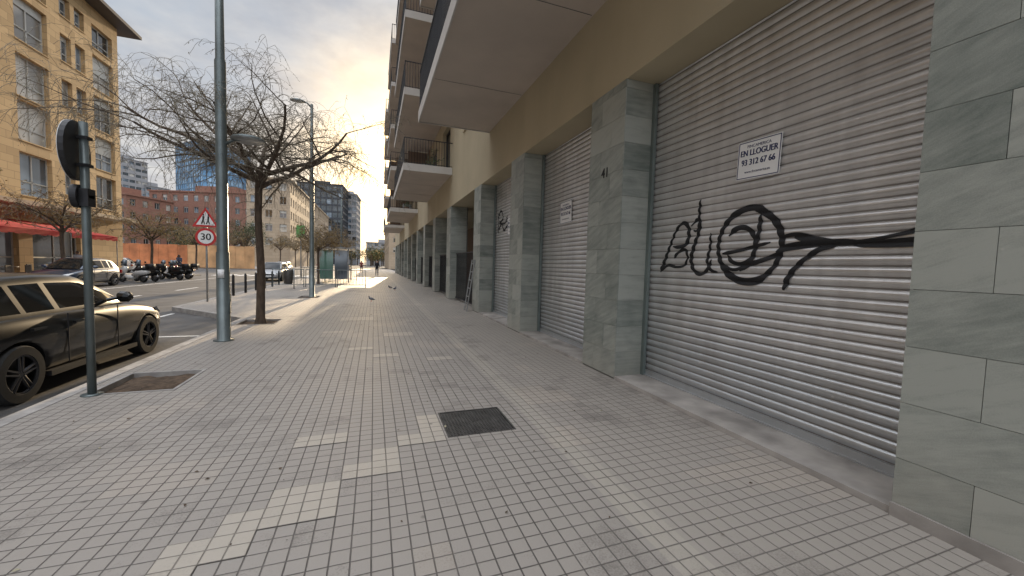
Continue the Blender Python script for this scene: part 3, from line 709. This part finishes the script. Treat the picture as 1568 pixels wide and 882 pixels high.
def car(loc,rot,pnt,rimm=M_rim,hs=1.0,name='parked_car'):
    r=root(name,loc,math.radians(rot)); 
    st=[(0,.60,.36,.74),(.05,.74,.28,.86),(.25,.83,.22,.93),(.75,.87,.19,.95),(1.4,.88,.18,.945),(2.1,.88,.18,.935),(2.75,.88,.18,.915),(3.15,.87,.18,.87),(3.55,.85,.19,.80),(3.85,.80,.21,.71),(4.02,.70,.25,.60),(4.08,.56,.32,.50)]
    mb=MB(); rings=[]
    for (y,w,zb,zt) in st:
        h=zt-zb
        half=[(0,zb),(w*.80,zb),(w*.95,zb+h*.12),(w*.985,zb+h*.40),(w,zb+h*.66),(w*.965,zb+h*.84),(w*.90,zb+h*.97),(w*.72,zt),(w*.35,zt+.015),(0,zt+.02)]
        ring=half+[(-a,b) for a,b in half[-2:0:-1]]
        rings.append([(a,y,b) for a,b in ring])
    n=len(rings[0])
    for R_ in rings: mb.v+=R_
    for k in range(len(rings)-1):
        for j in range(n): 
            a=k*n+j;b=k*n+(j+1)%n; mb.f.append((a,b,b+n,a+n)); mb.m.append(0); mb.t.append(0)
    mb.f.append(tuple(range(n))[::-1]); mb.m.append(0); mb.t.append(0)
    e=(len(rings)-1)*n; mb.f.append(tuple(range(e,e+n))); mb.m.append(0); mb.t.append(0)
    body=mb.make('body',[pnt,M_black],r,True)
    s=body.modifiers.new('s','SUBSURF'); s.levels=2; s.render_levels=2
    fixn(body)
    cut=MB()
    for y in (.78,3.28):
        for sx in (-1,1): cut.tube([(sx*.62,y,.31),(sx*1.1,y,.31)],.355,28,0)
    co=cut.make('cutter',[M_black],r); fixn(co)
    bpy.context.view_layer.update()
    bo=body.modifiers.new('b','BOOLEAN'); bo.operation='DIFFERENCE'; bo.object=co; bo.solver='EXACT'
    bpy.context.view_layer.update(); apply_mods(body); D.objects.remove(co)
    g=[(.10,.70,.94,.66,1),(.30,.74,1.16,.62,1),(.52,.76,1.35,.59,1),(.66,.765,1.39,.585,0),(.95,.775,1.425,.58,0),(1.02,.775,1.43,.58,2),(1.42,.78,1.44,.585,0),(1.50,.78,1.44,.585,2),(1.95,.78,1.425,.585,2),(2.12,.78,1.40,.59,1),(2.45,.77,1.24,.62,1),(2.80,.745,1.03,.665,1),(2.98,.72,.92,.69,1)]
    mb=MB(); n=0
    for (y,wb,zt,wt,_) in g:
        zt=.9+(zt-.9)*hs
        zl=.90; half=[(wb,zl),(wb-.01,min(zl+.05,zt-.012)),(wt+(wb-wt)*.18,max(zt-.10*min(1,(zt-.9)*3),zl+.055 if zt>1 else zt-.011)),(wt+.01,zt-.035 if zt>1 else zt-.008),(wt*.9,zt-.004),(wt*.5,zt+.012),(0,zt+.018)]
        ring=half+[(-a,b) for a,b in half[-2::-1]]; n=len(ring); mb.v+=[(a,y,b) for a,b in ring]
    for k in range(len(g)-1):
        y0=g[k][0]
        for j in range(n-1):
            a=k*n+j; jj=j if j<6 else n-2-j
            mi=0
            if jj==1 and .60<y0<2.4 and g[k][4]!=0: mi=1
            if jj==1 and 0.6<y0<.97: mi=1 if y0<.9 and y0>.6 else 0
            if jj==1 and abs(y0-1.42)<.01: mi=2
            if jj==1 and 1.94<y0<2.5: mi=1
            if jj in (4,5) and (y0>2.05 or y0<.45) : mi=1
            mb.f.append((a,a+1,a+1+n,a+n)); mb.m.append(mi); mb.t.append(0)
    mb.make('greenhouse',[pnt,G_car,M_black],r,True)
    for y in (.78,3.28):
        for sx in (-1,1):
            mb=MB(); x1=sx*.87; x0=sx*.67; c=(y,.31)
            prof_=[(x0,.20),(x0,.30),(x0+sx*.02,.315),(x1-sx*.02,.315),(x1,.30),(x1,.215),(x1-sx*.02,.205)]
            nn=32;i0=len(mb.v)
            for (x,rr) in prof_:
                for j in range(nn): t=2*math.pi*j/nn; mb.v.append((x,c[0]+rr*math.cos(t),c[1]+rr*math.sin(t)))
            for k in range(len(prof_)-1):
                for j in range(nn):
                    a=i0+k*nn+j;b=i0+k*nn+(j+1)%nn; mb.f.append((a,b,b+nn,a+nn)); mb.m.append(0); mb.t.append(0)
            mb.tube([(x1-sx*.09,y,.31),(x1-sx*.085,y,.31)],.205,28,2)
            mb.tube([(x1-sx*.05,y,.31),(x1-sx*.012,y,.31)],[.055,.045],14,1)
            for k in range(5):
                for dd in (-.13,.13):
                    t=k*2*math.pi/5+.3
                    p0=Vector((x1-sx*.025,y+.03*math.cos(t+dd*4),.31+.03*math.sin(t+dd*4))); p1=Vector((x1-sx*.02,y+.205*math.cos(t+dd),.31+.205*math.sin(t+dd)))
                    mb.tube([p0,p1],[.02,.014],6,1)
            mb.tube([(x1-sx*.018,y+.203*math.cos(2*math.pi*j/28),.31+.203*math.sin(2*math.pi*j/28)) for j in range(29)],.012,6,1)
            mb.make('wheel',[M_tyre,rimm,M_black],r,False)
    mb=MB()
    for sx in (-1,1):
        mb.poly([(sx*.56,4.055,.60),(sx*.74,3.95,.62),(sx*.815,3.70,.70),(sx*.80,3.68,.75),(sx*.66,3.90,.70),(sx*.54,4.03,.65)],0)
        mb.box(*(sorted((sx*.60,sx*.80))),.0,.10,.66,.84,1)
        mb.tube([(sx*.76,2.42,.97),(sx*.88,2.44,1.0)],.025,6,2)
        mb.tube([(sx*.86,2.46,1.01),(sx*.90,2.47,1.015),(sx*.98,2.45,1.015),(sx*1.03,2.42,1.01)],[.05,.085,.08,.04],10,2)
        for yy in (2.42,1.44): mb.box(*(sorted((sx*.872,sx*.884))),yy-.004,yy+.004,.30,.90,3)
        for yy in (1.62,.98): mb.box(*(sorted((sx*.87,sx*.905))),yy-.09,yy+.09,.765,.79,2)
        mb.box(*(sorted((sx*.80,sx*.875))),1.16,2.9,.19,.25,3)
    mb.box(-.27,.27,-.012,.02,.48,.60,4); mb.box(-.27,.27,4.08,4.10,.34,.45,4)
    mb.box(-.45,.45,4.045,4.085,.46,.56,3); mb.box(-.6,.6,4.0,4.05,.26,.33,3)
    mb.make('trim',[M_headl,M_tail,pnt,M_black,M_white],r,False)
    return r
car((-4.42,4.85,-.124),0,P_black,rimm=M_rimd,hs=.86)
car((-13.9,27.4,-.124),180,P_blue)
car((-21.5,47,-.124),100,P_white); car((-27,47.6,-.124),95,P_grey)
car((-7.4,37,-.124),180,P_sil,name='car'); car((-10.5,56,-.124),180,P_white,name='car'); car((-7.2,68,-.124),180,P_red,name='car')
car((-4.9,75,-.124),0,P_grey)
def scooter(loc,rot,pnt):
    r=root('parked_scooter',loc,math.radians(rot)); mb=MB()
    for y in (0,1.3):
        mb.tube([(.0,y+.21*math.cos(2*math.pi*j/20),.26+.21*math.sin(2*math.pi*j/20)) for j in range(21)],.055,8,1)
        mb.tube([(-.03,y,.26),(.03,y,.26)],.15,16,3)
    mb.tube([(0,1.3,.3),(0,1.22,.62),(0,1.08,1.02)],[.04,.05,.035],8,2)
    mb.tube([(0,1.28,.5),(0,1.18,.75),(0,1.08,.98)],[.1,.19,.12],10,0)
    mb.tube([(-.34,1.0,1.06),(-.1,1.08,1.04),(.1,1.08,1.04),(.34,1.0,1.06)],.02,6,2)
    for s in (-1,1):
        mb.tube([(s*.25,1.05,1.05),(s*.3,1.0,1.22)],.008,5,2); mb.tube([(s*.3,.99,1.18),(s*.3,1.0,1.28)],.05,8,2)
    mb.tube([(0,1.15,.38),(0,.85,.30),(0,.55,.32)],[.1,.15,.14],8,0)
    mb.tube([(0,.62,.42),(0,.35,.56),(0,-.05,.62),(0,-.38,.66)],[.12,.19,.18,.08],10,0)
    mb.tube([(0,.60,.72),(0,.3,.78),(0,-.1,.82),(0,-.32,.84)],[.08,.14,.13,.08],10,2)
    mb.box(-.17,.17,-.62,-.28,.88,1.16,2)
    mb.tube([(-.1,-.05,.3),(-.14,-.4,.36)],[.06,.07],8,3)
    mb.tube([(0,1.2,1.0),(0,1.12,1.38)],[.16,.12],3,4)
    mb.make('body',[pnt,M_tyre,M_black,M_rim,G_mid],r,True)
scooter((-13.3,29.9,-.124),70,P_white); scooter((-13.2,31.0,-.124),65,P_black); scooter((-12.9,33.6,-.124),70,P_black); scooter((-12.9,34.9,-.124),75,P_black); scooter((-13.2,36,-.124),70,P_red)
# ------------------------------------------------------------------ street furniture
r=root('bus_shelter',(-3.6,30,0)); mb=MB()
M_sh=glass('shelter_glass',(.14,.28,.23),.06,.2)
for x in (0,1.9):
    for y in (0,3.4): mb.box(x-.04,x+.04,y-.04,y+.04,0,2.4,0)
mb.box(-.2,2.2,-.2,3.6,2.4,2.52,0)
mb.box(.05,.9,-.01,.01,.25,2.3,1); mb.box(1.0,1.85,-.01,.01,.25,2.3,2); mb.box(-.01,.01,.1,3.3,.25,2.3,1)
mb.box(.1,.5,.5,2.9,.42,.47,0)
mb.make('frame_and_glass',[M_polel,M_sh,G_mid],r)
def barrier(x0,x1,y,nm='pedestrian_barrier'):
    r=root(nm,(x0,y,0)); mb=MB(); w=x1-x0
    n=max(1,round(w/1.9))
    for k in range(n):
        a=k*w/n+.05;b=(k+1)*w/n-.05
        mb.tube([(a,0,0),(a,0,1.0),(b,0,1.0),(b,0,0)],.024,8,0); mb.tube([(a,0,.15),(b,0,.15)],.015,6,0)
        m=int((b-a)/.16)
        for i in range(1,m): mb.tube([(a+(b-a)*i/m,0,.15),(a+(b-a)*i/m,0,1)],.008,5,0)
    mb.make('bars',[M_pole],r)
barrier(-5.3,-.4,24.5); barrier(-5.2,-1.2,33)
r=root('litter_bin',(-4.2,23,0)); mb=MB(); mb.tube([(0,0,.25),(0,0,.3),(0,0,.95),(0,0,1.0)],[.15,.19,.23,.2],16,0); mb.tube([(.25,0,0),(.25,0,1.1)],.03,8,1); mb.make('body',[M_cast,M_polel],r,True)
r=root('pharmacy_sign',(-6.3,40,0)); mb=MB(); mb.tube([(0,0,0),(0,0,3.6)],.05,8,0); mb.box(-.35,.35,-.08,.08,3.6,4.7,1); mb.make('panel',[M_polel,simple('green_panel',(.15,.4,.12),.5)],r)
for k in range(7):
    r=root('bollard',(-5.35,18.5+k*1.6,0)); mb=MB(); mb.tube([(0,0,0),(0,0,.8),(0,0,.86)],[.05,.05,.03],10,0); mb.make('post',[M_iron],r,True)
M_pig=simple('pigeon_feathers',(.13,.14,.16),.7,0,.4,20)
def pigeon(loc,rot):
    r=root('pigeon',loc,math.radians(rot),.85); mb=MB()
    mb.tube([(0,-.17,.10),(0,-.11,.12),(0,-.05,.135),(0,.02,.14),(0,.07,.15),(0,.10,.19),(0,.11,.225),(0,.125,.245),(0,.14,.245)],[.012,.03,.052,.06,.052,.032,.024,.024,.01],10,0)
    mb.tube([(0,.14,.243),(0,.17,.235)],[.008,.002],5,1)
    for s in (-1,1): mb.tube([(s*.022,0,.1),(s*.022,0,.01),(s*.022,.03,.004)],.005,5,1)
    mb.make('body',[M_pig,M_red],r,True)
pigeon((-.07,15.6,0),60); pigeon((1.1,22,0),-40); pigeon((.9,23.1,0),120)
# ------------------------------------------------------------------ pedestrians
def person(loc,rot,top,bottom,nm='walking_pedestrian'):
    r=root(nm,loc,math.radians(rot))
    J={'pel':(0,0,.95,.135),'ch':(0,.02,1.28,.16),'nk':(0,.02,1.47,.06),'hd':(0,.05,1.60,.095),'ht':(0,.05,1.70,.07),
       'ls':(-.18,.02,1.40,.065),'le':(-.23,-.12,1.15,.045),'lh':(-.22,-.06,.90,.035),'rs':(.18,.02,1.40,.065),'re':(.23,.08,1.14,.045),'rh':(.21,.24,.95,.035),
       'lp':(-.10,0,.88,.10),'lk':(-.10,.18,.50,.065),'la':(-.10,.14,.09,.045),'lt':(-.10,.30,.04,.035),
       'rp':(.10,0,.88,.10),'rk':(.10,-.08,.50,.065),'ra':(.10,-.36,.16,.045),'rt':(.10,-.26,.03,.035)}
    K=list(J); E=[('pel','ch'),('ch','nk'),('nk','hd'),('hd','ht'),('ch','ls'),('ls','le'),('le','lh'),('ch','rs'),('rs','re'),('re','rh'),('pel','lp'),('lp','lk'),('lk','la'),('la','lt'),('pel','rp'),('rp','rk'),('rk','ra'),('ra','rt')]
    me=D.meshes.new('figure'); me.from_pydata([J[k][:3] for k in K],[(K.index(a),K.index(b)) for a,b in E],[])
    o=D.objects.new('figure',me); S.collection.objects.link(o); o.parent=r
    o.modifiers.new('skin','SKIN')
    if len(me.skin_vertices)==0:
        bm=bmesh.new(); bm.from_mesh(me); bm.verts.layers.skin.verify(); bm.to_mesh(me); bm.free()
    for i,k in enumerate(K):
        me.skin_vertices[0].data[i].radius=(J[k][3],)*2; me.skin_vertices[0].data[i].use_root=(k=='pel')
    ss=o.modifiers.new('s','SUBSURF'); ss.levels=2; ss.render_levels=2
    m,nt,b=newmat('pedestrian_clothing')
    co=N(nt,'ShaderNodeTexCoord').outputs['Object']; sp=N(nt,'ShaderNodeSeparateXYZ'); L(nt,co,sp.inputs[0])
    c=mixc(nt,mathn(nt,'GREATER_THAN',sp.outputs[2],.9),bottom,top)
    c=mixc(nt,mathn(nt,'GREATER_THAN',sp.outputs[2],1.49),c,(.45,.28,.2))
    c=mixc(nt,mathn(nt,'GREATER_THAN',mathn(nt,'SUBTRACT',sp.outputs[2],mathn(nt,'MULTIPLY',sp.outputs[1],.9)),1.585),c,(.03,.02,.015))
    L(nt,c,b.inputs['Base Color']); b.inputs['Roughness'].default_value=.85
    me.materials.append(m)
for a_ in (((.35,46,0),180,(.02,.02,.025),(.025,.028,.04)),((-17.2,31.5,0),20,(.3,.3,.32),(.03,.03,.05)),((-14.6,38,0),60,(.05,.06,.1),(.03,.03,.04)),((-1.6,58,0),0,(.2,.05,.04),(.03,.03,.04))):
    try: person(*a_)
    except Exception as e: print('PERSON ERR',e)
rnd=random.Random(5); mb=MB()
for k in range(240):
    x=rnd.uniform(-2.9,3.0);y=rnd.uniform(1.5,16); a=rnd.uniform(0,6.28); s=rnd.uniform(.006,.018)
    if k%6==0: s*=1.5
    c,q=math.cos(a)*s,math.sin(a)*s
    mb.poly([(x-c,y-q,.006),(x+q*.5,y-c*.5,.012),(x+c,y+q,.008),(x-q*.5,y+c*.5,.007)],0 if rnd.random()<.8 else 1)
mb.make('fallen_leaves',[M_soil,M_leafdry])
# ------------------------------------------------------------------ sun, sky
SEL,SAZ=math.radians(11),math.radians(5)
sd=Vector((math.sin(SAZ)*math.cos(SEL),math.cos(SAZ)*math.cos(SEL),math.sin(SEL)))
sl=D.lights.new('sun','SUN'); sl.energy=5; sl.angle=math.radians(.5); sl.color=(1,.76,.48)
so=D.objects.new('sun',sl); S.collection.objects.link(so); so.rotation_euler=sd.to_track_quat('Z','Y').to_euler(); so.location=(20,60,40)
w=D.worlds.new('World'); S.world=w; w.use_nodes=True; nt=w.node_tree
try: w.cycles.sampling_method='MANUAL'; w.cycles.sample_map_resolution=512
except Exception as e: print(e)
bg=nt.nodes['Background']; bg.inputs[1].default_value=.1
sky=N(nt,'ShaderNodeTexSky',sky_type='NISHITA'); sky.sun_disc=False; sky.sun_elevation=SEL; sky.sun_rotation=SAZ; sky.dust_density=2.0
gc=N(nt,'ShaderNodeTexCoord').outputs['Generated']
nm=N(nt,'ShaderNodeVectorMath',operation='NORMALIZE'); L(nt,gc,nm.inputs[0]); dv=nm.outputs[0]
sp=N(nt,'ShaderNodeSeparateXYZ'); L(nt,dv,sp.inputs[0])
dz=mathn(nt,'ADD',mathn(nt,'MAXIMUM',sp.outputs[2],0),.14)
cb=N(nt,'ShaderNodeCombineXYZ'); L(nt,mathn(nt,'DIVIDE',sp.outputs[0],dz),cb.inputs[0]); L(nt,mathn(nt,'DIVIDE',sp.outputs[1],dz),cb.inputs[1])
cn=noise(nt,1.1,5,cb.outputs[0],.58); cn2=noise(nt,2.4,5,cb.outputs[0],.62)
cov=ramp(nt,cn,.40,.58)
dt=N(nt,'ShaderNodeVectorMath',operation='DOT_PRODUCT'); L(nt,dv,dt.inputs[0]); dt.inputs[1].default_value=sd
dpos=mathn(nt,'MAXIMUM',dt.outputs['Value'],0)
gl=mathn(nt,'POWER',dpos,70); gl2=mathn(nt,'POWER',dpos,9)
shade=ramp(nt,cn2,.34,.66,(.42,.46,.54),(.80,.80,.80))
zen=mathn(nt,'ADD',9.0,mathn(nt,'MULTIPLY',ramp(nt,sp.outputs[2],.52,.85),42))  # overhead sky out of view brightened as added fill light
back=mathn(nt,'MULTIPLY',mathn(nt,'MAXIMUM',mathn(nt,'MULTIPLY',dt.outputs['Value'],-1),0),16)  # sky opposite the sun brightened too, added fill for the facades
zen=mathn(nt,'ADD',zen,back)
vm=N(nt,'ShaderNodeVectorMath',operation='SCALE'); L(nt,shade,vm.inputs[0]); L(nt,zen,vm.inputs['Scale'])
def addc(a,fac,col):
    v=N(nt,'ShaderNodeVectorMath',operation='SCALE'); v.inputs[0].default_value=col; L(nt,fac,v.inputs['Scale'])
    q=N(nt,'ShaderNodeVectorMath',operation='ADD'); L(nt,a,q.inputs[0]); L(nt,v.outputs[0],q.inputs[1]); return q.outputs[0]
c=addc(vm.outputs[0],gl2,(1.9,1.2,.4)); c=addc(c,gl,(60,40,15))
bl=N(nt,'ShaderNodeVectorMath',operation='SCALE'); L(nt,sky.outputs[0],bl.inputs[0]); bl.inputs['Scale'].default_value=.35
blue=N(nt,'ShaderNodeVectorMath',operation='ADD'); L(nt,bl.outputs[0],blue.inputs[0]); blue.inputs[1].default_value=(2.7,3.4,4.4)
f=mathn(nt,'ADD',mathn(nt,'MULTIPLY',cov,.65),.3)
L(nt,mixc(nt,f,blue.outputs[0],c),bg.inputs[0])
# ------------------------------------------------------------------ camera
cam=D.cameras.new('camera'); co=D.objects.new('camera',cam); S.collection.objects.link(co); S.camera=co
cam.sensor_width=36; cam.lens=13.55; cam.clip_end=6000; cam.clip_start=.05
a=math.radians(19.8); p=.056; rl=.028
F=Vector((math.sin(a),math.cos(a),0)); Rr=Vector((math.cos(a),-math.sin(a),0)); U=Vector((0,0,1))
fw=F*math.cos(p)-U*math.sin(p); up=U*math.cos(p)+F*math.sin(p)
rc=Rr*math.cos(rl)+up*math.sin(rl); uc=up*math.cos(rl)-Rr*math.sin(rl)
m=Matrix.Identity(4)
for i in range(3): m[i][0]=rc[i]; m[i][1]=uc[i]; m[i][2]=-fw[i]
m[2][3]=1.5
co.matrix_world=m
S.view_settings.view_transform='Standard'; S.view_settings.look='None'; S.view_settings.exposure=0
